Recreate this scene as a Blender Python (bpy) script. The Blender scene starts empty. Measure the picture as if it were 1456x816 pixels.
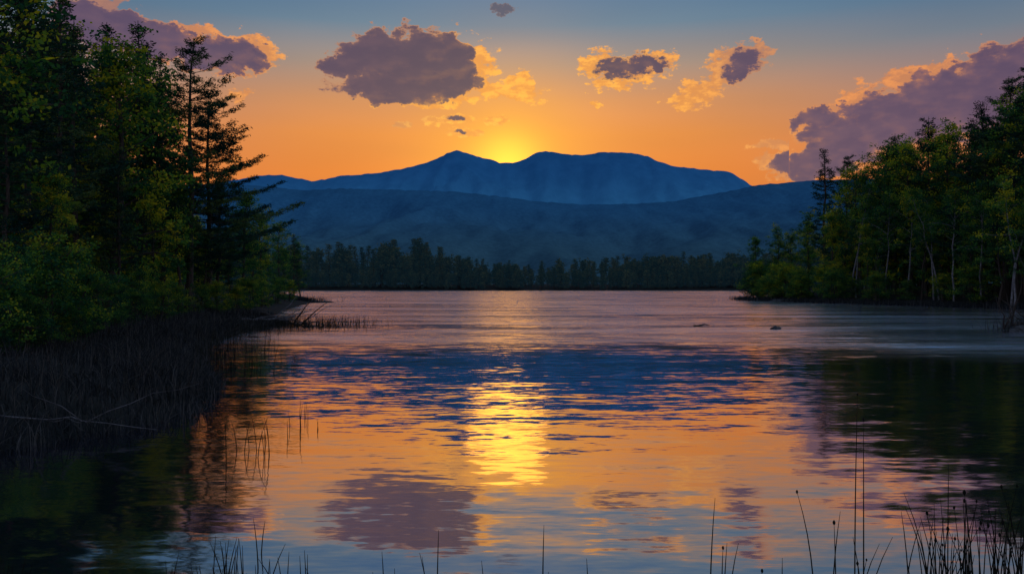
import bpy, math, numpy as np
from mathutils import noise as mn, Vector
F=1213.0; CX=728.0; CY=408.0; CAMH=2.5
R=np.random.default_rng(7)
scene=bpy.context.scene
def s2l(c):
    return tuple(((v/255)/12.92 if v/255<=0.04045 else (((v/255)+0.055)/1.055)**2.4) for v in c)+(1,)

# ---------------------------------------------------------------- node helper
class NT:
    def __init__(s,tree): s.t=tree; s.n=tree.nodes; s.l=tree.links
    def node(s,ty,**kw):
        n=s.n.new(ty)
        for k,v in kw.items(): setattr(n,k,v)
        return n
    def put(s,inp,v):
        if v is None: return
        if isinstance(v,bpy.types.NodeSocket): s.l.new(v,inp)
        else: inp.default_value=v
    def m(s,op,a,b=None,c=None,clamp=False):
        n=s.n.new('ShaderNodeMath'); n.operation=op; n.use_clamp=clamp
        s.put(n.inputs[0],a); s.put(n.inputs[1],b); s.put(n.inputs[2],c); return n.outputs[0]
    def v(s,op,a,b=None,scale=None):
        n=s.n.new('ShaderNodeVectorMath'); n.operation=op
        s.put(n.inputs[0],a); s.put(n.inputs[1],b)
        if scale is not None: s.put(n.inputs['Scale'],scale)
        return n.outputs['Value'] if op in('LENGTH','DISTANCE','DOT_PRODUCT') else n.outputs[0]
    def ss(s,x,a,b,o0=0.0,o1=1.0):
        n=s.n.new('ShaderNodeMapRange'); n.interpolation_type='SMOOTHSTEP'
        s.put(n.inputs[0],x); s.put(n.inputs[1],a); s.put(n.inputs[2],b); s.put(n.inputs[3],o0); s.put(n.inputs[4],o1); return n.outputs[0]
    def mix(s,f,a,b,bt='MIX'):
        n=s.n.new('ShaderNodeMix'); n.data_type='RGBA'; n.blend_type=bt
        s.put(n.inputs[0],f); s.put(n.inputs[6],a); s.put(n.inputs[7],b); return n.outputs[2]
    def noise(s,vec,scale,detail=4,rough=0.5):
        n=s.n.new('ShaderNodeTexNoise'); s.put(n.inputs['Vector'],vec)
        n.inputs['Scale'].default_value=scale; n.inputs['Detail'].default_value=detail; n.inputs['Roughness'].default_value=rough
        return n
    def comb(s,x,y,z):
        n=s.n.new('ShaderNodeCombineXYZ'); s.put(n.inputs[0],x); s.put(n.inputs[1],y); s.put(n.inputs[2],z); return n.outputs[0]
    def sep(s,v):
        n=s.n.new('ShaderNodeSeparateXYZ'); s.put(n.inputs[0],v); return n.outputs
    def ramp(s,f,stops):
        n=s.n.new('ShaderNodeValToRGB'); s.put(n.inputs[0],f); cr=n.color_ramp
        while len(cr.elements)<len(stops): cr.elements.new(0.5)
        for e,(p,c) in zip(cr.elements,stops): e.position=p; e.color=c
        return n.outputs[0]

# ---------------------------------------------------------------- sky
SUN_AZ=math.degrees(math.atan((722-CX)/F)); SUN_EL=8.7
def pxdeg(px,py):
    az=math.degrees(math.atan((px-CX)/F)); el=math.degrees(math.atan((CY-py)/math.hypot(F,px-CX))); return az,el
world=bpy.data.worlds.new("World"); scene.world=world; world.use_nodes=True
T=NT(world.node_tree); T.n.clear()
tc=T.node('ShaderNodeTexCoord').outputs['Generated']
d=T.v('NORMALIZE',tc); X,Y,Z=T.sep(d)
az=T.m('MULTIPLY',T.m('ARCTAN2',X,Y),57.29578)
el=T.m('MULTIPLY',T.m('ARCSINE',Z),57.29578)
P=T.comb(az,el,0.0)
elr=T.m('DIVIDE',el,50.0,clamp=True)
def st(lst): return [(e/50.0,s2l(c)) for e,c in lst]
sunward=T.ramp(elr,st([(0,(222,105,34)),(7.5,(234,128,32)),(10,(230,138,54)),(12.2,(212,142,88)),(14.5,(166,142,126)),(17,(104,130,150)),(20,(74,114,152)),(27,(66,102,142)),(50,(110,135,175))]))
side=T.ramp(elr,st([(0,(205,100,58)),(6,(216,120,62)),(9,(206,128,84)),(12,(168,128,112)),(15,(112,124,138)),(18,(68,110,144)),(24,(60,98,138)),(50,(110,135,175))]))
back=T.ramp(elr,st([(0,(146,146,166)),(8,(160,160,180)),(16,(154,162,188)),(50,(110,135,175))]))  # unseen sky behind the camera, brightened to fill the foliage
aaz=T.m('ABSOLUTE',T.m('SUBTRACT',az,SUN_AZ))
col=T.mix(T.ss(aaz,9.0,31.0),sunward,side)
col=T.mix(T.ss(aaz,45.0,120.0),col,back)
sd=T.v('DISTANCE',P,(SUN_AZ,7.8,0))
def gauss(w): 
    q=T.m('DIVIDE',sd,w); return T.m('EXPONENT',T.m('MULTIPLY',T.m('MULTIPLY',q,q),-1.0))
def addc(col,f,c): return T.mix(1.0,col,T.mix(f,(0,0,0,1),c),'ADD')
col=addc(col,gauss(6.5),(0.18,0.05,0.0,1))
col=T.mix(T.m('MULTIPLY',gauss(5.2),0.85),col,(1.0,0.43,0.015,1))
col=addc(col,gauss(2.1),(1.2,0.52,0.03,1))
hz=T.noise(T.v('MULTIPLY',P,(0.05,0.25,1)),1.0,2)
col=T.mix(1.0,col,T.ramp(hz.outputs[0],[(0.3,(0.93,0.95,0.97,1)),(0.7,(1.06,1.04,1.03,1))]),'MULTIPLY')
col=T.mix(T.ss(el,-2.0,0.0),(0.02,0.025,0.03,1),col)
near=T.ss(sd,4.0,24.0)
groups=[
 ('big',(425,12,800,215),(600,105),
  [(490,95,42,17),(535,80,55,32),(600,90,75,46),(565,125,95,24),(645,112,46,30),(645,75,30,28)],
  [(675,92,36,38),(692,128,34,15),(740,134,40,18),(738,112,22,10),(600,144,105,10)]),
 ('tiny',(545,157,745,205),(620,165),
  [(650,169,18,5),(655,188,12,3)],
  [(650,170,28,9),(705,170,24,7),(573,178,18,6),(617,172,17,8),(655,189,30,7),(678,190,14,6)]),
 ('mid',(790,35,1120,172),(985,62),
  [(880,98,40,18),(908,92,40,15),(932,94,22,9),(1058,88,28,21),(1045,105,24,15)],
  [(850,92,34,22),(870,120,42,10),(936,86,34,17),(890,104,58,22),(848,149,11,5),
   (1034,92,34,24),(1066,78,36,20),(995,132,38,19),(972,145,28,10),(1020,112,26,19)]),
 ('bigr',(1122,40,1640,290),(1330,120),
  [(1440,128,110,64),(1350,148,98,50),(1270,172,88,46),(1205,200,78,34),(1160,235,60,20),(1530,100,110,80),(1162,168,40,17)],
  [(1170,165,50,18),(1215,160,30,44),(1290,112,50,14),(1330,105,60,20),(1440,82,50,12),(1200,180,60,28)]),
 ('low',(1050,173,1121.9,290),(1100,215),
  [(1125,232,34,18)],
  [(1105,205,46,8),(1100,232,40,16),(1125,245,40,14)]),
 ('big',(-60,-40,420,170),(240,40),
  [(165,45,76,28),(230,62,76,26),(330,80,58,28),(285,84,44,16),(120,28,50,22)],
  [(345,132,22,8),(372,74,26,22),(140,5,46,16),(270,46,70,12),(345,60,44,16)]),
 ('grey',(670,-6,760,34),(715,10),[(715,13,19,7)],[(715,10,8,4)]),
]
bg0=T.node('ShaderNodeBackground'); T.put(bg0.inputs[0],col); bg0.inputs[1].default_value=0.95
shader=bg0.outputs[0]
for gi,(kind,box,cen,dark,bright) in enumerate(groups):
    a0,_=pxdeg(box[0],400); a1,_=pxdeg(box[2],400)
    cxm=min(max((box[0]+box[2])/2,0),1456)
    e1=max(pxdeg(q,box[1])[1] for q in (box[0],cxm,box[2])); e0=min(pxdeg(q,box[3])[1] for q in (box[0],cxm,box[2]))
    inb=T.m('MULTIPLY',T.m('LESS_THAN',T.m('ABSOLUTE',T.m('SUBTRACT',az,(a0+a1)/2)),(a1-a0)/2),T.m('LESS_THAN',T.m('ABSOLUTE',T.m('SUBTRACT',el,(e0+e1)/2)),(e1-e0)/2))
    big=kind in('big','bigr','low')
    wn=T.noise(P,0.7 if big else 1.0,4,0.6)
    wv=T.v('SCALE',T.v('SUBTRACT',wn.outputs[1],(0.5,0.5,0.5)),scale=2.2 if big else (0.8 if kind=='tiny' else 1.7))
    Pw=T.v('MULTIPLY',T.v('ADD',P,wv),(1,1,0))
    def field(lst):
        acc=None
        for (cx,cy,rx,ry) in lst:
            a,e=pxdeg(cx,cy); k=0.0472; kx=k*math.cos(math.radians(a))**2; ky=k*math.cos(math.radians(a))
            dd=T.v('LENGTH',T.v('MULTIPLY',T.v('SUBTRACT',Pw,(a,e,0)),(1/(rx*kx),1/(ry*ky*1.05),1)))
            if acc is None: acc=dd
            else:
                n=T.n.new('ShaderNodeMath'); n.operation='SMOOTH_MIN'; T.put(n.inputs[0],acc);T.put(n.inputs[1],dd);n.inputs[2].default_value=0.15; acc=n.outputs[0]
        return T.m('SUBTRACT',1.0,acc)
    F1=field(dark); F2=field(bright)
    Pn=T.v('MULTIPLY',P,(0.75,1.45,1))
    n1=T.noise(Pn,1.1 if big else 1.7,7,0.62).outputs[0]
    tos=T.v('SCALE',T.v('NORMALIZE',T.v('SUBTRACT',(SUN_AZ,6.0,0),P)),scale=0.55)
    nA=T.noise(Pn,0.75,3,0.5).outputs[0]; nB=T.noise(T.v('ADD',Pn,tos),0.75,3,0.5).outputs[0]
    n0=T.m('SUBTRACT',n1,0.5)
    Fd=T.m('ADD',F1,T.m('MULTIPLY',n0,1.35 if big else 2.2))
    Fb=T.m('ADD',T.m('SUBTRACT',F2,0.05),T.m('MULTIPLY',n0,2.4 if kind!='tiny' else 1.5))
    ca,ce=pxdeg(*cen); sv=np.array([SUN_AZ-ca,(8.0-ce)*1.4]); sv/=np.linalg.norm(sv)
    facing=T.v('DOT_PRODUCT',T.v('SUBTRACT',P,(ca,ce,0)),(float(sv[0]),float(sv[1]),0))
    wide=kind in('bigr','low')
    sidef=T.ss(T.m('ADD',facing,T.m('MULTIPLY',T.m('SUBTRACT',nA,0.5),5.0)),-6.0 if wide else -2.6,0.0 if wide else 1.4,0.22 if big else 0.55,1.0)
    if kind=='low': sidef=T.m('ADD',0.95,0.0)
    alpha=T.m('MAXIMUM',T.ss(Fd,-0.05,0.08 if big else 0.30),T.m('MULTIPLY',T.ss(Fb,0.0,0.30),0.95))
    core=T.ss(Fd,0.02,0.16 if big else 0.45)
    lit=T.m('MULTIPLY',T.m('MULTIPLY',T.m('SUBTRACT',nA,nB),2.2,clamp=True),sidef)
    edge=T.mix(near,(1.15,0.50,0.05,1),(0.88,0.31,0.085,1))
    edge=T.mix(T.m('MULTIPLY',T.ss(n1,0.44,0.62,1.0,0.0),0.65),edge,T.mix(near,(0.74,0.24,0.035,1),(0.46,0.175,0.09,1)))
    edge=T.mix(sidef,T.mix(near,(0.36,0.17,0.12,1),(0.32,0.16,0.14,1)),edge)
    corec=T.mix(near,s2l((70,54,80)),s2l((90,70,98)))
    corec=T.mix(T.m('MULTIPLY',T.ss(nA,0.35,0.65),0.4),corec,T.mix(near,s2l((94,68,84)),s2l((118,88,106))))
    deep=T.ss(Fd,0.06,0.38)
    corec=T.mix(deep,T.mix(0.12,corec,edge),corec)
    ccol=T.mix(T.m('MULTIPLY',core,T.m('SUBTRACT',1.0,T.m('MULTIPLY',lit,T.m('MULTIPLY_ADD',deep,-0.6,0.75)))),edge,corec)
    if kind=='grey': ccol=T.mix(0.85,ccol,s2l((84,88,108)))
    soft=0.5 if not wide else 0.05
    if wide:
        ex=T.ss(az,a0,a0+0.6) if kind=='low' else T.m('ADD',1.0,0.0)
    else: ex=T.ss(T.m('ABSOLUTE',T.m('SUBTRACT',az,(a0+a1)/2)),(a1-a0)/2-0.5,(a1-a0)/2,1.0,0.0)
    ey=T.ss(T.m('ABSOLUTE',T.m('SUBTRACT',el,(e0+e1)/2)),(e1-e0)/2-0.35,(e1-e0)/2,1.0,0.0)
    c2=T.mix(T.m('MULTIPLY',T.m('MULTIPLY',alpha,0.97),T.m('MULTIPLY',ex,ey)),col,ccol)
    b=T.node('ShaderNodeBackground'); T.put(b.inputs[0],c2); b.inputs[1].default_value=0.95
    mx=T.node('ShaderNodeMixShader'); T.put(mx.inputs[0],inb); T.l.new(shader,mx.inputs[1]); T.l.new(b.outputs[0],mx.inputs[2]); shader=mx.outputs[0]
sky=T.node('ShaderNodeTexSky'); sky.sky_type='NISHITA'; sky.sun_disc=False
sky.sun_elevation=math.radians(SUN_EL); sky.sun_rotation=math.radians(SUN_AZ)
b1=T.node('ShaderNodeBackground'); T.put(b1.inputs[0],sky.outputs[0]); b1.inputs[1].default_value=0.003
ad=T.node('ShaderNodeAddShader'); T.l.new(b1.outputs[0],ad.inputs[0]); T.l.new(shader,ad.inputs[1])
wo=T.node('ShaderNodeOutputWorld'); T.l.new(ad.outputs[0],wo.inputs[0])
world.cycles.sampling_method='NONE'

sl=bpy.data.lights.new("sun","SUN"); sl.energy=0.011; sl.angle=math.radians(5.5); sl.color=(1,0.42,0.05)
so=bpy.data.objects.new("sun",sl); scene.collection.objects.link(so)
e_,a_=math.radians(SUN_EL),math.radians(SUN_AZ)
dv=Vector((math.sin(a_)*math.cos(e_),math.cos(a_)*math.cos(e_),math.sin(e_)))
so.rotation_euler=dv.to_track_quat('Z','Y').to_euler(); so.location=dv*100

# ---------------------------------------------------------------- materials
def mat(name):
    m=bpy.data.materials.new(name); m.use_nodes=True; t=NT(m.node_tree); t.n.clear()
    o=t.node('ShaderNodeOutputMaterial'); return m,t,o
def leafmat(name,stops,trans=0.35,haze_glow=None):
    m,t,o=mat(name)
    at=t.node('ShaderNodeAttribute'); at.attribute_name='shade'
    oi=t.node('ShaderNodeObjectInfo')
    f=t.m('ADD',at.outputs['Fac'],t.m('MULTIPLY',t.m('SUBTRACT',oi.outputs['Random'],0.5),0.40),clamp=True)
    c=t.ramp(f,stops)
    df=t.node('ShaderNodeBsdfDiffuse'); tr=t.node('ShaderNodeBsdfTranslucent'); t.put(df.inputs[0],c)
    t.put(tr.inputs[0],t.mix(1.0,c,(1.7,1.4,0.4,1),'MULTIPLY'))
    mx=t.node('ShaderNodeMixShader'); mx.inputs[0].default_value=trans
    t.l.new(df.outputs[0],mx.inputs[1]); t.l.new(tr.outputs[0],mx.inputs[2]); s=mx.outputs[0]
    if haze_glow:
        em=t.node('ShaderNodeEmission'); em.inputs[0].default_value=haze_glow; a=t.node('ShaderNodeAddShader')  # bluish distance haze painted on the far leaves as a faint glow
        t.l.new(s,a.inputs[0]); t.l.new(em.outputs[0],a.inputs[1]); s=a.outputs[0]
    t.l.new(s,o.inputs[0]); return m
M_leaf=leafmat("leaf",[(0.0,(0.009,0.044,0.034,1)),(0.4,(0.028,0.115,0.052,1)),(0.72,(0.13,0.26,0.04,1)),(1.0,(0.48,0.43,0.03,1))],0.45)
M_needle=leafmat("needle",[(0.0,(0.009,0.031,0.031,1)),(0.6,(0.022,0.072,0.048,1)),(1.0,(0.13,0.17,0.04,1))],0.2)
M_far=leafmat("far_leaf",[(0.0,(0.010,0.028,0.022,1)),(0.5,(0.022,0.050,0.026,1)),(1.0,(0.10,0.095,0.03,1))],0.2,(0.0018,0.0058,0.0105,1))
M_grass=leafmat("sedge",[(0.0,(0.012,0.016,0.018,1)),(0.6,(0.028,0.032,0.035,1)),(1.0,(0.085,0.082,0.078,1))],0.1)
M_reed=leafmat("reed",[(0.0,(0.010,0.012,0.010,1)),(1.0,(0.03,0.028,0.018,1))],0.1)
def simplemat(name,c1,c2,scale,rough=0.9,bump=0.3,stretch=(1,1,1)):
    m,t,o=mat(name); tcn=t.node('ShaderNodeTexCoord')
    v=t.v('MULTIPLY',tcn.outputs['Object'],stretch)
    n=t.noise(v,scale,5,0.6); c=t.ramp(n.outputs[0],[(0.35,c1),(0.65,c2)])
    b=t.node('ShaderNodeBsdfPrincipled'); t.put(b.inputs['Base Color'],c); b.inputs['Roughness'].default_value=rough; b.inputs['Specular IOR Level'].default_value=0.2
    bp=t.node('ShaderNodeBump'); bp.inputs['Strength'].default_value=bump; bp.inputs['Distance'].default_value=0.05
    t.put(bp.inputs['Height'],n.outputs[0]); t.l.new(bp.outputs[0],b.inputs['Normal']); t.l.new(b.outputs[0],o.inputs[0]); return m
M_bark=simplemat("bark",(0.03,0.022,0.018,1),(0.075,0.058,0.045,1),3,stretch=(4,4,0.6))
M_birch=simplemat("birch_bark",(0.09,0.085,0.085,1),(0.24,0.23,0.23,1),2,stretch=(1,1,3))
M_dead=simplemat("dead_wood",(0.06,0.055,0.055,1),(0.16,0.15,0.15,1),5)
M_rock=simplemat("rock",(0.03,0.03,0.03,1),(0.09,0.085,0.08,1),4,0.8)
M_ground=simplemat("soil",(0.010,0.013,0.010,1),(0.022,0.021,0.016,1),0.8,1.0)
def hazemat(name,base,hz_lo,hz_hi,z0,z1,nscale,nv=0.3,fine=0.6):  # aerial haze painted onto the slopes as emission, graded by height
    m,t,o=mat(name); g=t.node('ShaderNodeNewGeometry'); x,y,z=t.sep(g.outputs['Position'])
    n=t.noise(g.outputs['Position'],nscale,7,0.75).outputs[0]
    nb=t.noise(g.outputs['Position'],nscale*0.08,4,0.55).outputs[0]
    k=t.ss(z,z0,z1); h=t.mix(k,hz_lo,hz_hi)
    slope_shade=t.v('DOT_PRODUCT',g.outputs['Normal'],(0.75,-0.35,0.55))  # light and shaded slopes painted into the emission from a fixed direction
    h=t.mix(1.0,h,t.ramp(slope_shade,[(0.25,(1-nv*1.2,1-nv*1.1,1-nv*0.9,1)),(0.85,(1+nv*1.3,1+nv*1.1,1+nv*0.7,1))]),'MULTIPLY')
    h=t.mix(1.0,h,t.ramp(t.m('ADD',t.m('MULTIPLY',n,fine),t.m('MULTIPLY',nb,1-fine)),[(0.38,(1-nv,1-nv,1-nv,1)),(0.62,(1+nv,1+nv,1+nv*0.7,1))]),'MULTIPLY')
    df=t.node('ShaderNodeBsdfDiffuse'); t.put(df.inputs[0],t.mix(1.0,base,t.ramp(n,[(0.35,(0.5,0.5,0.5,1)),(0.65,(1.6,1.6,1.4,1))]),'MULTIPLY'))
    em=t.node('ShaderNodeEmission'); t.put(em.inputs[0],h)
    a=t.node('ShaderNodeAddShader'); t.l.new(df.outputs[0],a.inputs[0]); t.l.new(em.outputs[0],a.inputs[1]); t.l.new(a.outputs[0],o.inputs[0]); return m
M_mtn=hazemat("mountain_haze_glow",(0.006,0.010,0.016,1),(0.012,0.070,0.180,1),(0.005,0.040,0.138,1),300,900,0.008,0.10)
M_hill=hazemat("hill_haze_glow",(0.004,0.008,0.010,1),(0.008,0.026,0.054,1),(0.005,0.030,0.094,1),20,330,0.075,0.21,0.7)

# water
m,t,o=mat("lake_water"); M_water=m
g=t.node('ShaderNodeNewGeometry'); pos=g.outputs['Position']; x,y,z=t.sep(pos)
big=t.noise(t.v('MULTIPLY',pos,(0.06,0.16,0)),1.0,5,0.6).outputs[0]
gust=t.ss(t.noise(t.v('MULTIPLY',pos,(0.035,0.16,0)),1.0,5,0.65).outputs[0],0.36,0.64,0.5,1.15)
xx=t.m('SUBTRACT',x,1.0)
ybd=t.m('ADD',t.m('SUBTRACT',y,t.m('MULTIPLY',t.m('SUBTRACT',big,0.5),11.0)),t.m('MULTIPLY',t.m('MULTIPLY',xx,xx),0.022))
wind=t.ss(ybd,28.0,41.0)
mid=t.ss(ybd,11.0,20.0)
def slope(scale,sx,detail,off,rough=0.5):
    n=t.noise(t.v('ADD',t.v('MULTIPLY',pos,(sx,1,0)),(off,off*1.7,0)),scale,detail,rough)
    return t.v('SUBTRACT',n.outputs[1],(0.5,0.5,0.5))
s1=t.v('SCALE',slope(1.1,0.2,1,3.0),scale=t.m('MULTIPLY_ADD',mid,-0.01,0.07))
s2=t.v('SCALE',slope(6.0,0.3,3,11.0,0.65),scale=t.m('MULTIPLY_ADD',mid,0.06,0.085))
s3=t.v('SCALE',slope(1.0,0.35,5,31.0,0.9),scale=t.m('MULTIPLY',t.m('MULTIPLY',wind,gust),1.0))
S=t.v('ADD',t.v('ADD',s1,s2),s3)
S=t.v('MULTIPLY',S,(0.85,1.0,0.0))
N=t.v('NORMALIZE',t.v('ADD',S,(0,0,1)))
gl=t.node('ShaderNodeBsdfGlossy'); gl.inputs['Color'].default_value=(0.95,0.92,0.97,1); t.put(gl.inputs['Roughness'],t.m('MULTIPLY_ADD',t.m('MULTIPLY',wind,gust),0.16,0.05)); t.put(gl.inputs['Normal'],N)
df=t.node('ShaderNodeBsdfDiffuse'); df.inputs[0].default_value=(0.005,0.010,0.018,1)
fr=t.node('ShaderNodeFresnel'); fr.inputs['IOR'].default_value=1.9; t.put(fr.inputs['Normal'],N)
mx=t.node('ShaderNodeMixShader'); t.put(mx.inputs[0],t.m('MULTIPLY_ADD',fr.outputs[0],0.55,0.48,clamp=True))
t.l.new(df.outputs[0],mx.inputs[1]); t.l.new(gl.outputs[0],mx.inputs[2]); t.l.new(mx.outputs[0],o.inputs[0])

# ---------------------------------------------------------------- mesh accumulation
class Acc:
    def __init__(s): s.v=[];s.f=[];s.m=[];s.s=[];s.n=0
    def add(s,v,f,mi,sh):
        v=np.asarray(v,float); f=np.asarray(f,int)
        s.v.append(v); s.f.append(f+s.n); s.m.append(np.full(len(f),mi)); s.s.append(np.broadcast_to(sh,(len(v),)).astype(float)); s.n+=len(v)
    def tube(s,pts,rad,mi=0,k=5,sh=0.3):
        pts=np.asarray(pts,float); n=len(pts); tg=np.gradient(pts,axis=0); tg/=np.linalg.norm(tg,axis=1)[:,None]+1e-9
        ref=np.where(np.abs(tg[:,2:3])>0.9,np.array([[1.,0,0]]),np.array([[0,0,1.]]))
        a=np.cross(tg,ref); a/=np.linalg.norm(a,axis=1)[:,None]+1e-9; b=np.cross(tg,a)
        th=np.arange(k)*2*math.pi/k
        v=pts[:,None,:]+np.asarray(rad)[:,None,None]*(np.cos(th)[None,:,None]*a[:,None,:]+np.sin(th)[None,:,None]*b[:,None,:])
        i=np.arange(n-1)[:,None]*k; j=np.arange(k)[None,:]; j2=(j+1)%k
        f=np.stack([i+j,i+j2,i+k+j2,i+k+j],-1).reshape(-1,4)
        s.add(v.reshape(-1,3),f,mi,sh)
    def leaves(s,c,l,w,sh,mi=1,flat=0.0,rng=R,dirv=None):
        n=len(c); a=rng.normal(size=(n,3))
        if dirv is not None: a=a*0.6+dirv
        a[:,2]*=(1-flat); a/=np.linalg.norm(a,axis=1)[:,None]+1e-9
        r=rng.normal(size=(n,3)); r[:,2]*=(1-flat*0.8); b=np.cross(a,np.cross(r,a)); b/=np.linalg.norm(b,axis=1)[:,None]+1e-9
        l=np.broadcast_to(l,(n,))[:,None]*0.5; w=np.broadcast_to(w,(n,))[:,None]*0.5
        v=np.stack([c-a*l,c+b*w-a*l*0.15,c+a*l,c-b*w-a*l*0.15],1).reshape(-1,3)
        s.add(v,np.arange(4*n).reshape(-1,4),mi,np.repeat(sh,4))
    def arrays(s): return np.concatenate(s.v),np.concatenate(s.f),np.concatenate(s.m),np.concatenate(s.s)
def mk(name,arr,mats,smooth=False):
    v,f,mi,sh=arr; me=bpy.data.meshes.new(name)
    me.vertices.add(len(v)); me.vertices.foreach_set('co',v.astype(np.float32).ravel())
    me.loops.add(f.size); me.loops.foreach_set('vertex_index',f.astype(np.int32).ravel())
    me.polygons.add(len(f)); me.polygons.foreach_set('loop_start',(np.arange(len(f))*4).astype(np.int32))
    me.polygons.foreach_set('material_index',mi.astype(np.int32))
    if smooth: me.polygons.foreach_set('use_smooth',np.ones(len(f),bool))
    me.update(calc_edges=True)
    at=me.attributes.new('shade','FLOAT','POINT'); at.data.foreach_set('value',sh.astype(np.float32))
    for q in mats: me.materials.append(q)
    me.update(); return me
def ob(name,me,loc=(0,0,0),rz=0,sc=1):
    o=bpy.data.objects.new(name,me); o.location=loc; o.rotation_euler=(0,0,rz)
    o.scale=(sc,sc,sc) if not hasattr(sc,'__len__') else sc
    scene.collection.objects.link(o); return o

# ---------------------------------------------------------------- trees (unit = metres)
def deciduous(seed,h,cr,base=0.28,nl=30,per=75,ls=0.20,trunk=0.22,clr=0.75,k=6,stems=1,sub=6,low=False):
    r=np.random.default_rng(seed); A=Acc()
    for st_ in range(stems):
        n=9; tt=np.linspace(0,1,n); off=r.normal(size=2)*0.25*(stems>1)
        lean=r.normal(size=2)*0.05*h*(1+1.2*(stems>1)); wob=np.cumsum(r.normal(size=(n,2))*0.012*h,axis=0)
        tp=np.stack([off[0]+lean[0]*tt**1.5+wob[:,0]-wob[0,0],off[1]+lean[1]*tt**1.5+wob[:,1]-wob[0,1],tt*h*0.97-0.4],1)
        A.tube(tp,trunk*(1-tt)**0.8+0.015,0,k+1)
        cl=[];cs=[]
        m=nl//stems
        for i in range(m):
            f=base+(1-base)*((i+0.5)/m)**0.9
            p0=np.array([np.interp(f,tt,tp[:,q]) for q in range(3)])
            a=i*2.399+r.normal()*0.5
            g_=(f-base)/(1-base); prof=(0.62+0.5*math.sin(math.pi*min(1,g_*1.15+0.08)))*(1-0.62*g_**2)
            L=cr*prof*r.uniform(0.5,1.2); up=r.uniform(0.15,0.75)+0.5*g_
            dr=np.array([math.cos(a),math.sin(a),up]); u=np.linspace(0,1,6)[:,None]
            pts=p0+dr*L*u+np.array([0,0,-0.22*L])*u**2*(1-g_)+np.cumsum(r.normal(size=(6,3))*0.05*L,axis=0)*u
            if low: A.tube(pts[::2],(trunk*0.34*(1-f*0.6)*(1-u[:,0])**0.8+0.01)[::2],0,3)
            else: A.tube(pts,trunk*0.34*(1-f*0.6)*(1-u[:,0])**0.8+0.008,0,4)
            for j in range(sub):
                w=r.uniform(0.3,1.05); q=np.array([np.interp(w,u[:,0],pts[:,z]) for z in range(3)])
                c=q+r.normal(size=3)*np.array([0.17,0.17,0.12])*cr*(0.5+0.6*w)
                if j%2==0 and not low: A.tube(np.stack([q,(q+c)/2+r.normal(size=3)*0.05,c]),[0.02,0.014,0.006],0,3)
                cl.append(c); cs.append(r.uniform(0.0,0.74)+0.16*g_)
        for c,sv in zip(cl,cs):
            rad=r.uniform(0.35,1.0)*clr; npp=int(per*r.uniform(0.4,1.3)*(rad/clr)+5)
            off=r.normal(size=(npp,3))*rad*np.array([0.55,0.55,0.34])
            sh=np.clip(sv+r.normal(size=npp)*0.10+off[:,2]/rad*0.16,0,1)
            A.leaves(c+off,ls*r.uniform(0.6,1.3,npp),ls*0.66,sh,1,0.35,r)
    return A.arrays()
def pine(seed,h,L0,base=0.22,sp=0.72,nb=5,tuft=9,bl=0.30,bw=0.05,asym=(0,0),droop=0.05,power=0.75,trunk=0.24,dens=9,gap=0.12,k=6,two=False):
    r=np.random.default_rng(seed); A=Acc()
    n=10; tt=np.linspace(0,1,n); wob=np.cumsum(r.normal(size=(n,2))*0.006*h,axis=0)
    tp=np.stack([wob[:,0]-wob[0,0],wob[:,1]-wob[0,1],tt*h-0.4],1); A.tube(tp,trunk*(1-tt)**0.8+0.02,0,k+1)
    z=base*h; 
    while z<h*0.99:
        f=z/h; g_=(f-base)/(1-base); a0=r.uniform(0,6.28)
        lev=r.uniform(0.6,1.2)
        for i in range(nb):
            if r.random()<gap: continue
            a=a0+i*6.283/nb+r.normal()*0.25
            L=L0*((1-g_)**power*0.95+0.06)*(0.55+0.45*min(1,g_*5+0.3))*lev*r.uniform(0.5,1.2)
            L*=1+asym[0]*math.cos(a)+asym[1]*math.sin(a)
            if L<0.25: L=0.25
            zz=z+r.uniform(-0.15,0.15)
            p0=np.array([np.interp(zz/h,tt,tp[:,0]),np.interp(zz/h,tt,tp[:,1]),zz-0.4])
            u=np.linspace(0,1,5)[:,None]; dr=np.array([math.cos(a),math.sin(a),0.0])
            rise=(0.05+0.55*g_**2)*L
            pts=p0+dr*L*u+np.array([0,0,1.])*(rise*u-droop*L*np.sin(u*3.0)+0.10*L*u**3)
            A.tube(pts,0.05*(1-u[:,0])*(1-f*0.5)+0.008,0,3)
            nt=max(3,int(L*dens)); w=r.uniform(0.28,1.02,nt)**0.8
            c=np.stack([np.interp(w,u[:,0],pts[:,q]) for q in range(3)],1)
            side=np.array([-math.sin(a),math.cos(a),0]); sw=0.34*L*(1.05-w)+0.14
            c+=side*(r.uniform(-1,1,nt)*sw)[:,None]; c[:,2]+=r.normal(size=nt)*0.05+0.04
            sv=r.uniform(0.05,0.75)
            cc=np.repeat(c,tuft,0)+r.normal(size=(nt*tuft,3))*np.array([0.17,0.17,0.07])*(bl/0.3)
            A.leaves(cc,bl*r.uniform(0.7,1.2,len(cc)),bw,np.clip(sv+r.normal(size=len(cc))*0.12,0,1),1,0.55,r,dirv=dr*0.5+np.array([0,0,0.25]))
        z+=sp*r.uniform(0.75,1.3)*(1-0.35*g_)
    return A.arrays()
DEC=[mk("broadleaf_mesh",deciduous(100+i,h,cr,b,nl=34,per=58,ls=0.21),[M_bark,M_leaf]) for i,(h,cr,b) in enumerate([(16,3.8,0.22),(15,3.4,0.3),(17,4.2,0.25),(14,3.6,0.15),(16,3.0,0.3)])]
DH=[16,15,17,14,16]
BIR=[mk("birch_mesh",deciduous(200+i,15,2.7,0.42,nl=26,per=42,ls=0.23,trunk=0.12,stems=1+i%2),[M_birch,M_leaf]) for i in range(3)]
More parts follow.
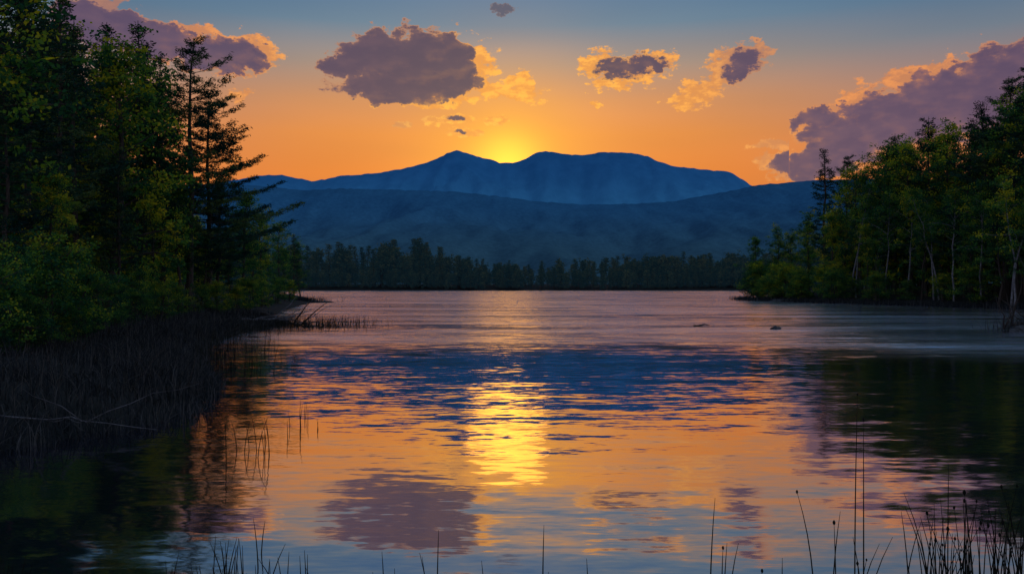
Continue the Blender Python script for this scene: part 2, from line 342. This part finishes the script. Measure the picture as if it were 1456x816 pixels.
PIN=[mk("pine_mesh",pine(300+i,20,L,b,asym=(a,0),bw=0.09,tuft=6),[M_bark,M_needle]) for i,(L,b,a) in enumerate([(3.8,0.25,0.1),(3.2,0.35,0),(4.3,0.2,-0.1)])]
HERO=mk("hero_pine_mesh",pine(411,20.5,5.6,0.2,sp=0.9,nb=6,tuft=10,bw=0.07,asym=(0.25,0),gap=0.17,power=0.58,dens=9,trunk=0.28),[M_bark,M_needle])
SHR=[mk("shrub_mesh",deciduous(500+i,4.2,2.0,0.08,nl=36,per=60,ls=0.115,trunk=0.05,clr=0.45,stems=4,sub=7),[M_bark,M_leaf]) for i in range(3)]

# ---------------------------------------------------------------- terrain
lake=np.array([(-7,3),(-8.8,8),(-8.3,12),(-6.4,16),(-7.6,21),(-10.5,28),(-13.2,36),(-15,46),(-15.2,57),(-20,70),(-26,100),(-31,130),(-38,160),(-62,230),(-110,400),(-165,600),(-60,612),(0,618),(90,610),(190,600),(140,400),(75,235),(50,178),(44.5,165),(46,150),(50,128),(57,100),(64,80),(50,62),(36,52),(29.5,49),(30,46),(36,40),(28,24),(16,10),(8,4),(0,3)],float)
def sdist(px,py):
    px=np.asarray(px,float);py=np.asarray(py,float); dm=np.full(px.shape,1e9); ins=np.zeros(px.shape,bool)
    for i in range(len(lake)):
        a=lake[i]; b=lake[(i+1)%len(lake)]; e=b-a
        tq=np.clip(((px-a[0])*e[0]+(py-a[1])*e[1])/(e@e+1e-9),0,1)
        dm=np.minimum(dm,np.hypot(px-a[0]-tq*e[0],py-a[1]-tq*e[1]))
        c=((a[1]>py)!=(b[1]>py))&(px<(b[0]-a[0])*(py-a[1])/(b[1]-a[1]+1e-12)+a[0]); ins^=c
    return np.where(ins,-dm,dm)
def wave(x,y): return np.sin(x*0.9+np.sin(y*0.7)*1.3)*np.cos(y*0.8+np.sin(x*0.5)*1.7)
def gh(x,y):
    s=sdist(x,y)+0.35*wave(x,y)*np.clip(np.hypot(x,y)/40,0.5,3)
    o_=0.22*np.clip(s,0,1.2)+5*(1-np.exp(-np.maximum(s,0)/55))+0.15*wave(x*1.3+4,y*1.1)*np.clip(s/3,0,1)
    i_=-np.minimum(1.6,-np.minimum(s,0)*0.22)
    return np.where(s>0,o_,i_)
def gz(x,y): return float(gh(np.array([x]),np.array([y]))[0])
def gridmesh(name,XX,YY,ZZ,mt,smooth=True):
    ny,nx=XX.shape; v=np.stack([XX,YY,ZZ],-1).reshape(-1,3); i=np.arange(ny-1)[:,None]*nx; j=np.arange(nx-1)[None,:]
    f=np.stack([i+j,i+j+1,i+nx+j+1,i+nx+j],-1).reshape(-1,4)
    return mk(name,(v,f,np.zeros(len(f)),np.zeros(len(v))),[mt],smooth)
tx=np.linspace(-8.2,8.2,330); gx=6*np.sinh(tx); ty=np.linspace(-6.2,7.9,330); gy=20+6*np.sinh(ty)
XX,YY=np.meshgrid(gx,gy); ob("ground",gridmesh("ground",XX,YY,gh(XX,YY),M_ground))
wx,wy=np.meshgrid(np.linspace(-400,400,3),np.linspace(-2,640,3)); ob("lake_water",gridmesh("lake",wx,wy,wx*0,M_water))

def ridge(name,pts,y0,front,back,mt,amp,seed,nx=420,ny=70,xr=(-700,2200),crest=0.0):
    pts=np.array(pts,float); pxs=np.linspace(xr[0],xr[1],nx); prof=np.interp(pxs,pts[:,0],pts[:,1])
    prof=prof+np.array([mn.noise(Vector((q*0.11,seed,2.0)))*crest+mn.noise(Vector((q*0.35,seed,5.0)))*crest*0.6 for q in pxs])
    ys=np.concatenate([y0-front*(1-np.linspace(0,1,ny)**1.0),y0+back*np.linspace(0.06,1,14)])
    xs=(pxs-CX)/F*y0; X_,Y_=np.meshgrid(xs,ys); H=(CY-prof)/F*y0+CAMH
    Zt=np.zeros_like(X_)
    for i,yy in enumerate(ys):
        s_=1-abs(yy-y0)/(front if yy<=y0 else back); s_=max(0,s_); base=0.35*s_+0.65*s_**2
        env=s_**0.35*min(1,(1-s_)*3.5)
        for j in range(nx):
            nv=mn.fractal(Vector((xs[j]/front*5.0+seed,yy/front*1.9,seed)),1.0,2.1,5)
            fine=mn.noise(Vector((xs[j]/front*60,yy/front*60,seed)))
            rdg=1-abs(nv)*2.0
            Zt[i,j]=H[j]*base+amp*(rdg*0.6-0.35)*env*H[j]+fine*amp*0.04*H[j]*s_**.5*(0.25 if s_>0.97 else 1)
    return ob(name,gridmesh(name,X_,Y_,np.maximum(Zt,-2),mt))
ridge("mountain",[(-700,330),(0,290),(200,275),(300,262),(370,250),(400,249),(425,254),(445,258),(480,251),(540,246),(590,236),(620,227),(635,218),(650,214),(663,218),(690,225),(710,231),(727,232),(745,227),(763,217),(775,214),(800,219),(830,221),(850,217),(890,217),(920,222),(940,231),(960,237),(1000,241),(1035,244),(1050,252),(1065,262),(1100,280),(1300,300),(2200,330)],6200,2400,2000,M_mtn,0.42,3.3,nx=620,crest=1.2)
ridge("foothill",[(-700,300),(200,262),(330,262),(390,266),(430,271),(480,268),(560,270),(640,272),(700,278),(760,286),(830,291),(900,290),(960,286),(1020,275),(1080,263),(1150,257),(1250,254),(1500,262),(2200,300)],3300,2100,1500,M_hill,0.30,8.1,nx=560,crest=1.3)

# ---------------------------------------------------------------- forest masses
def lowtree(seed,kind):
    if kind: return pine(seed,20,3.8,0.14,sp=1.3,nb=6,tuft=3,bl=0.95,bw=0.36,dens=2.4,k=3,gap=0.1)
    return deciduous(seed,17,4.8,0.08,nl=22,per=12,ls=0.95,clr=1.4,k=3,sub=4,low=True)
LOW=[lowtree(900+i,i%2) for i in range(8)]
def mass(name,items,mats):
    V=[];Fc=[];Mi=[];Sh=[];n=0
    for (x,y,s,kind) in items:
        i=int(R.integers(0,4))*2+kind; v,f,mi,sh=LOW[i]; a=R.uniform(0,6.28); ca,sa=math.cos(a),math.sin(a)
        q=np.stack([v[:,0]*ca-v[:,1]*sa,v[:,0]*sa+v[:,1]*ca,v[:,2]],1)*s; q+=np.array([x,y,gz(x,y)])
        V.append(q);Fc.append(f+n);Mi.append(mi);Sh.append(np.clip(sh+R.normal()*0.16,0,1));n+=len(v)
    return ob(name,mk(name,(np.concatenate(V),np.concatenate(Fc),np.concatenate(Mi),np.concatenate(Sh)),mats))
top=np.array([(300,338),(430,352),(480,346),(520,350),(560,336),(600,342),(640,358),(690,370),(760,371),(850,366),(950,361),(1060,357),(1200,350)],float)
it=[]
for i in range(480):
    px=R.uniform(330,1200); D=628+abs(R.normal())*70; x=(px-CX)/F*D
    if sdist(x,D)<5: continue
    hh=(CY-np.interp(px,top[:,0],top[:,1]))/F*D*R.uniform(0.52,1.06)+CAMH-gz(x,D)
    kind=int(R.random()<(0.6 if px<660 else 0.35)); it.append((x,D,max(hh,6)/(20 if kind else 18.5),kind))
for i in range(230):
    x=R.uniform(-170,195); D=R.uniform(614,632)
    if sdist(x,D)<2: continue
    it.append((x,D,R.uniform(0.3,0.85),int(R.random()<0.3)))
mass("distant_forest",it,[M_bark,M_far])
it=[]
for i in range(320):
    sgn=-1 if i%2 else 1
    y=R.uniform(150,600); 
    xs_=np.interp(y,[150,230,400,600],[-40,-64,-112,-168]) if sgn<0 else np.interp(y,[150,178,235,400,600],[60,62,80,144,195])
    x=xs_+sgn*R.uniform(3,35)
    it.append((x,y,R.uniform(0.55,1.0),int(R.random()<0.4)))
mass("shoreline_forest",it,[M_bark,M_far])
it=[]
for i in range(360):
    if i%2: 
        y=R.uniform(40,150); sh_=np.interp(y,[46,57,70,100,130,160],[-15,-15,-20,-26,-31,-38]); x=sh_-R.uniform(14,60)
        s=R.uniform(0.55,1.0)*np.interp((x/y),[-0.6,-0.38,-0.3],[1.08,0.85,0.5])
    else:
        y=R.uniform(85,190); sh_=np.interp(y,[80,100,128,150,165,190],[64,57,52,50,52,66]); x=sh_+R.uniform(9,60); s=R.uniform(0.8,1.18)*(0.75 if x/y<0.42 else 1.0)
    it.append((x,y,s,int(R.random()<0.4)))
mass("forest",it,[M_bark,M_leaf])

def X_(px,D): return (px-CX)/F*D
cnt=[0]
def tree(px,D,topy,kind):
    x=X_(px,D); z=gz(x,D); H=(CY-topy)/F*D+CAMH-z; cnt[0]+=1; i=cnt[0]
    if kind=='d': me=DEC[i%5]; s=H/DH[i%5]; nm="maple_tree"
    elif kind=='b': me=BIR[i%3]; s=H/15.0; nm="birch_tree"
    elif kind=='p': me=PIN[i%3]; s=H/20.0; nm="pine_tree"
    else: me=HERO; s=H/20.5; nm="white_pine_tree"
    ob(nm,me,(x,D,z),R.uniform(0,6.28) if kind!='h' else (0.0 if i%2 else 0.35),(s*R.uniform(0.9,1.05),s*R.uniform(0.9,1.05),s))
left=[(-60,30,-160,'d'),(-10,33,-120,'p'),(35,36,-60,'p'),(70,42,-20,'p'),(15,29,120,'p'),(112,46,20,'p'),(95,52,-30,'p'),(150,50,50,'d'),(190,56,20,'p'),(140,60,20,'p'),(215,58,100,'d'),(170,47,200,'p'),
 (236,66,70,'p'),(266,62,52,'h'),(294,67,130,'h'),(255,60,250,'d'),(310,72,240,'p'),(228,54,260,'d'),(345,80,268,'d'),(330,74,330,'d'),(372,92,296,'d'),(395,112,315,'d'),(360,84,345,'d'),(418,130,330,'p'),(428,140,345,'d'),(405,118,350,'d'),(380,98,360,'d'),(60,34,240,'d'),(205,52,300,'p'),(285,64,330,'d'),(20,60,20,'p'),(-80,50,-50,'d'),
 (55,62,0,'p'),(115,70,40,'p'),(165,72,70,'d'),(205,74,60,'p'),(30,48,-40,'d'),(80,66,30,'d')]
right=[(1078,170,335,'d'),(1100,172,322,'d'),(1128,170,330,'d'),(1148,176,318,'d'),(1176,160,205,'p'),(1200,152,220,'h'),(1150,182,300,'d'),(1225,142,235,'d'),(1252,136,205,'d'),(1272,138,186,'p'),(1300,130,200,'d'),(1318,126,160,'p'),(1340,124,180,'d'),(1372,118,185,'d'),(1402,112,138,'p'),(1428,108,108,'h'),(1446,104,140,'d'),(1462,100,85,'p'),(1500,98,120,'d'),(1540,94,130,'d'),(1590,92,120,'p'),
 (1240,146,215,'d'),(1285,140,200,'d'),(1325,136,186,'d'),(1360,130,180,'p'),(1390,124,178,'d'),(1416,118,165,'d'),(1450,114,135,'d'),
 (1215,138,262,'b'),(1262,128,270,'b'),(1288,124,265,'b'),(1330,117,275,'b'),(1356,112,262,'b'),(1395,106,255,'b'),(1440,97,250,'b'),(1236,130,315,'d'),(1310,120,300,'d'),(1378,109,310,'d'),(1420,101,290,'d'),(1190,146,300,'d'),(1470,95,280,'d')]
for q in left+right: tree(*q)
def shrub(px,D,topy,nm="shrub"):
    x=X_(px,D); z=gz(x,D); H=max(1.0,(CY-topy)/F*D+CAMH-z); ob(nm,SHR[int(R.integers(0,3))],(x,D,z),R.uniform(0,6.28),(H/4.2*R.uniform(0.9,1.3),H/4.2*R.uniform(.9,1.2),H/4.2))
for q in [(60,27,335),(0,25,345),(110,31,370),(-40,22,350),(30,24,420),(150,38,395),(190,42,410),(130,34,430),(225,47,400),(255,52,405),(285,57,405),(310,60,400),(200,46,380),(335,66,405),(350,72,395),(325,63,425),(372,88,395),(392,105,395),(412,124,398),(165,36,440),(90,28,450)]: shrub(*q)
for i in range(26):
    y=R.uniform(96,172); xs_=np.interp(y,[80,100,128,150,165,172],[64,57,50,46.5,45.5,47])+R.uniform(1.5,5); shrub(CX+xs_/y*F,y,CY-R.uniform(5,38))

# ---------------------------------------------------------------- grasses
def blades(n,bx,by,h,w,lean,seed,base_z=None,mi=0,A=None,segs=4,shr=(0,1)):
    r=np.random.default_rng(seed); A=A or Acc(); bz=base_z if base_z is not None else gh(bx,by)
    bz=np.maximum(bz,-0.25); a=r.uniform(0,6.28,n); ln=np.abs(r.normal(size=n))*lean; wa=r.uniform(0,6.28,n)
    rows=[]
    for k in range(segs+1):
        u=k/segs; ox=np.cos(a)*ln*h*u**2; oy=np.sin(a)*ln*h*u**2; z=bz+h*u*(1-0.35*np.minimum(ln,1.2)*u)
        ww=w*(1-u)**0.7*0.5+0.0012
        rows.append(np.stack([bx+ox-np.cos(wa)*ww,by+oy-np.sin(wa)*ww,z],1)); rows.append(np.stack([bx+ox+np.cos(wa)*ww,by+oy+np.sin(wa)*ww,z],1))
    v=np.stack(rows,1).reshape(-1,3); st_=np.arange(n)[:,None]*(2*(segs+1)); kk=np.arange(segs)[None,:]*2
    f=np.stack([st_+kk,st_+kk+1,st_+kk+3,st_+kk+2],-1).reshape(-1,4)
    A.add(v,f,mi,np.repeat(r.uniform(shr[0],shr[1],n),2*(segs+1))); return A
n=24000; y=10+R.uniform(0,1,n)**1.3*55; sh_=np.interp(y,[8,12,16,21,28,36,46,57,70],[-8.8,-8.3,-6.4,-7.6,-10.5,-13.2,-15,-15.2,-20]); x=sh_+0.5-np.abs(R.normal(size=n))*3.0
tus=0.45+0.55*np.clip(0.5+0.9*wave(x*1.1,y*0.9),0,1)
A=blades(n,x,y,R.uniform(0.3,0.95,n)*tus,0.012+0.0004*y,0.75,1,shr=(0,1.0)); ob("sedge_grass",mk("sedge",A.arrays(),[M_grass]))
n=900; c=R.normal(size=(n,2)); y=54+c[:,1]*2.5; x=-12.2+c[:,0]*1.7
A=blades(n,x,y,R.uniform(0.3,0.95,n),0.02,0.25,2,base_z=np.full(n,-0.1)); ob("reed_bed",mk("reeds",A.arrays(),[M_reed]))
n=700; y=R.uniform(24,60,n); sh_=np.interp(y,[21,28,36,46,57,70],[-7.6,-10.5,-13.2,-15,-15.2,-20]); x=sh_+np.abs(R.normal(size=n))*1.3
A=blades(n,x,y,R.uniform(0.4,1.0,n),0.016,0.25,5,base_z=np.full(n,-0.1)); ob("reed_bed",mk("reeds",A.arrays(),[M_reed]))
def reedclump(lst,seed,heads=False,nm="reeds"):
    r=np.random.default_rng(seed); A=Acc()
    for (px,pyb,pyt,cnt_,spr) in lst:
        D=F*CAMH/(pyb-CY) if pyb<900 else 6.2; D=max(D,5.6)
        for i in range(cnt_):
            q=px+r.normal()*spr; DD=D*r.uniform(0.93,1.07); x0=X_(q,DD); hh=CAMH+(CY-pyt)/F*DD; hh=max(0.1,hh*r.uniform(0.55,1.0) if cnt_>1 else hh)
            u=np.linspace(0,1,7); a=r.uniform(0,6.28); ln=abs(r.normal())*0.14*hh+0.02
            pts=np.stack([x0+math.cos(a)*ln*u**2.2,DD+math.sin(a)*ln*u**2.2,-0.15+(hh+0.15)*u],1)
            A.tube(pts,0.0055*(1-u)**0.6+0.0014,0,4,sh=r.uniform(0,1))
            if heads and r.random()<0.3:
                t_=pts[-1]; k_=r.uniform(0.5,1.0); A.tube(np.stack([t_+np.array([0,0,zz*k_]) for zz in(-0.02,-0.012,0.0,0.012,0.02)]),np.array([0.002,0.008,0.012,0.008,0.002])*k_,0,6,sh=0.4)
    return ob(nm,mk(nm,A.arrays(),[M_reed],True))
reedclump([(1395,900,690,40,36),(1340,900,715,18,30),(1330,900,660,3,8),(1290,900,665,2,3),(1380,900,675,4,25),(1440,900,690,18,14)],11,True)
reedclump([(1228,860,600,1,2),(1218,860,560,1,2),(1160,850,700,1,2),(1185,900,720,2,6),(1222,900,755,6,8),(1110,900,765,2,4),(1030,860,750,3,6),(1008,860,700,1,2),(1080,900,790,2,5)],12,True)
reedclump([(768,860,745,1,2),(780,880,775,2,14),(625,860,745,1,2),(618,900,775,3,6),(560,900,780,4,18),(500,900,800,2,6),(690,900,795,2,20),(870,900,790,1,20),(930,900,800,2,30)],13)
reedclump([(400,880,765,5,10),(430,900,775,3,8),(330,900,760,16,24),(350,900,770,10,20),(240,900,780,6,8),(372,800,710,2,5),(290,900,790,8,12),(450,900,800,5,10)],14)
reedclump([(432,604,565,5,4),(452,606,592,2,2),(425,620,575,3,10),(380,640,590,5,18),(345,650,590,6,18)],15)
reedclump([(8,900,790,14,10),(60,900,800,5,20)],16)

# ---------------------------------------------------------------- fallen wood & rocks
def branch(name,p0,p1,r0,seed,twigs=6,matl=M_dead,tw=0.35):
    r=np.random.default_rng(seed); A=Acc(); u=np.linspace(0,1,12)[:,None]; p0=np.array(p0,float);p1=np.array(p1,float); L=np.linalg.norm(p1-p0)
    pts=p0+(p1-p0)*u+np.cumsum(r.normal(size=(12,3))*0.018*L,axis=0)*np.sin(u*3.1)
    A.tube(pts,r0*(1-u[:,0]*0.85),0,7)
    for i in range(twigs):
        k=r.integers(2,11); q=pts[k]; dr=(p1-p0)/L*0.6+r.normal(size=3)*0.6; dr[2]=abs(dr[2]); l=L*tw*r.uniform(0.3,1)
        w=np.linspace(0,1,6)[:,None]; pp=q+dr*l*w+np.cumsum(r.normal(size=(6,3))*0.03*l,axis=0)
        A.tube(pp,r0*0.4*(1-w[:,0]*0.85),0,5)
    return ob(name,mk(name,A.arrays(),[matl],True))
branch("fallen_branch",(-9.6,14.0,0.35),(-5.9,14.2,0.12),0.025,1,5)
branch("fallen_branch",(-9.0,17.5,0.4),(-6.2,19.0,0.1),0.02,2,6,M_bark,tw=0.4)
branch("driftwood_log",(-17,58,0.7),(-12.6,54,0.05),0.16,3,9,M_bark)
branch("driftwood_log",(-16.5,52,0.5),(-13.5,57,0.25),0.09,4,12,M_dead,0.5)
branch("driftwood_log",(-15.5,42,0.4),(-12.2,40,0.1),0.06,6,10,M_bark,0.4)
branch("driftwood_log",(32,50,0.7),(27.6,48.5,0.1),0.14,8,10,M_bark,0.5)
branch("driftwood_log",(11.6,54.5,0.02),(12.6,54.3,0.08),0.08,9,2,M_bark)
import bmesh
def rock(name,loc,sc,seed):
    bm=bmesh.new(); bmesh.ops.create_icosphere(bm,subdivisions=4,radius=1)
    for v in bm.verts:
        q=v.co.copy(); k=1+0.35*mn.fractal(q*1.2+Vector((seed,0,0)),1,2,4); v.co=q*k; v.co.x*=sc[0];v.co.y*=sc[1];v.co.z*=sc[2]
    me=bpy.data.meshes.new(name); bm.to_mesh(me); bm.free(); me.materials.append(M_rock); return ob(name,me,loc)
rock("rock",(15.6,50.5,0.0),(0.32,0.25,0.17),1); rock("rock",(28.6,47.5,0.05),(0.9,0.6,0.35),2); rock("rock",(30,49,0.2),(0.8,0.8,0.5),3)
rock("islet_rock",(-33,137,0.0),(3.6,1.2,0.32),4); rock("islet_rock",(-36.5,141,0.2),(2.6,1.5,1.1),9)
rock("islet_rock",(48.5,146,0.0),(5.0,2.0,0.45),5); rock("rock",(-29.5,136,0),(1.2,.6,.25),6)
n=900; x=-33.5+R.normal(size=n)*1.8; y=137+R.normal(size=n)*1.0
A=blades(n,x,y,R.uniform(0.4,1.2,n),0.05,0.4,22,base_z=np.full(n,0.1)); ob("sedge_grass",mk("sedge_islet",A.arrays(),[M_grass]))
n=5000; y=R.uniform(92,172,n); x=np.interp(y,[80,100,128,150,165,172],[64,57,50,46,44.5,47])+R.normal(size=n)*1.2
A=blades(n,x,y,R.uniform(0.4,1.1,n),0.06,0.4,23,base_z=np.full(n,0.0)); ob("sedge_grass",mk("sedge_right",A.arrays(),[M_grass]))
n=500; x=29.6+R.normal(size=n)*1.0; y=48.5+R.normal(size=n)*0.8
A=blades(n,x,y,R.uniform(0.4,1.3,n),0.02,0.4,24,base_z=np.full(n,0.0)); ob("sedge_grass",mk("sedge_pt",A.arrays(),[M_grass]))

# ---------------------------------------------------------------- camera
cd=bpy.data.cameras.new("camera"); cd.lens=F/1456*36; cd.sensor_width=36; cd.clip_end=40000; cd.clip_start=0.05
co=bpy.data.objects.new("camera",cd); scene.collection.objects.link(co); co.location=(0,0,CAMH); co.rotation_euler=(math.radians(90),0,0); scene.camera=co
scene.view_settings.view_transform='Standard'; scene.view_settings.look='None'; scene.view_settings.exposure=0
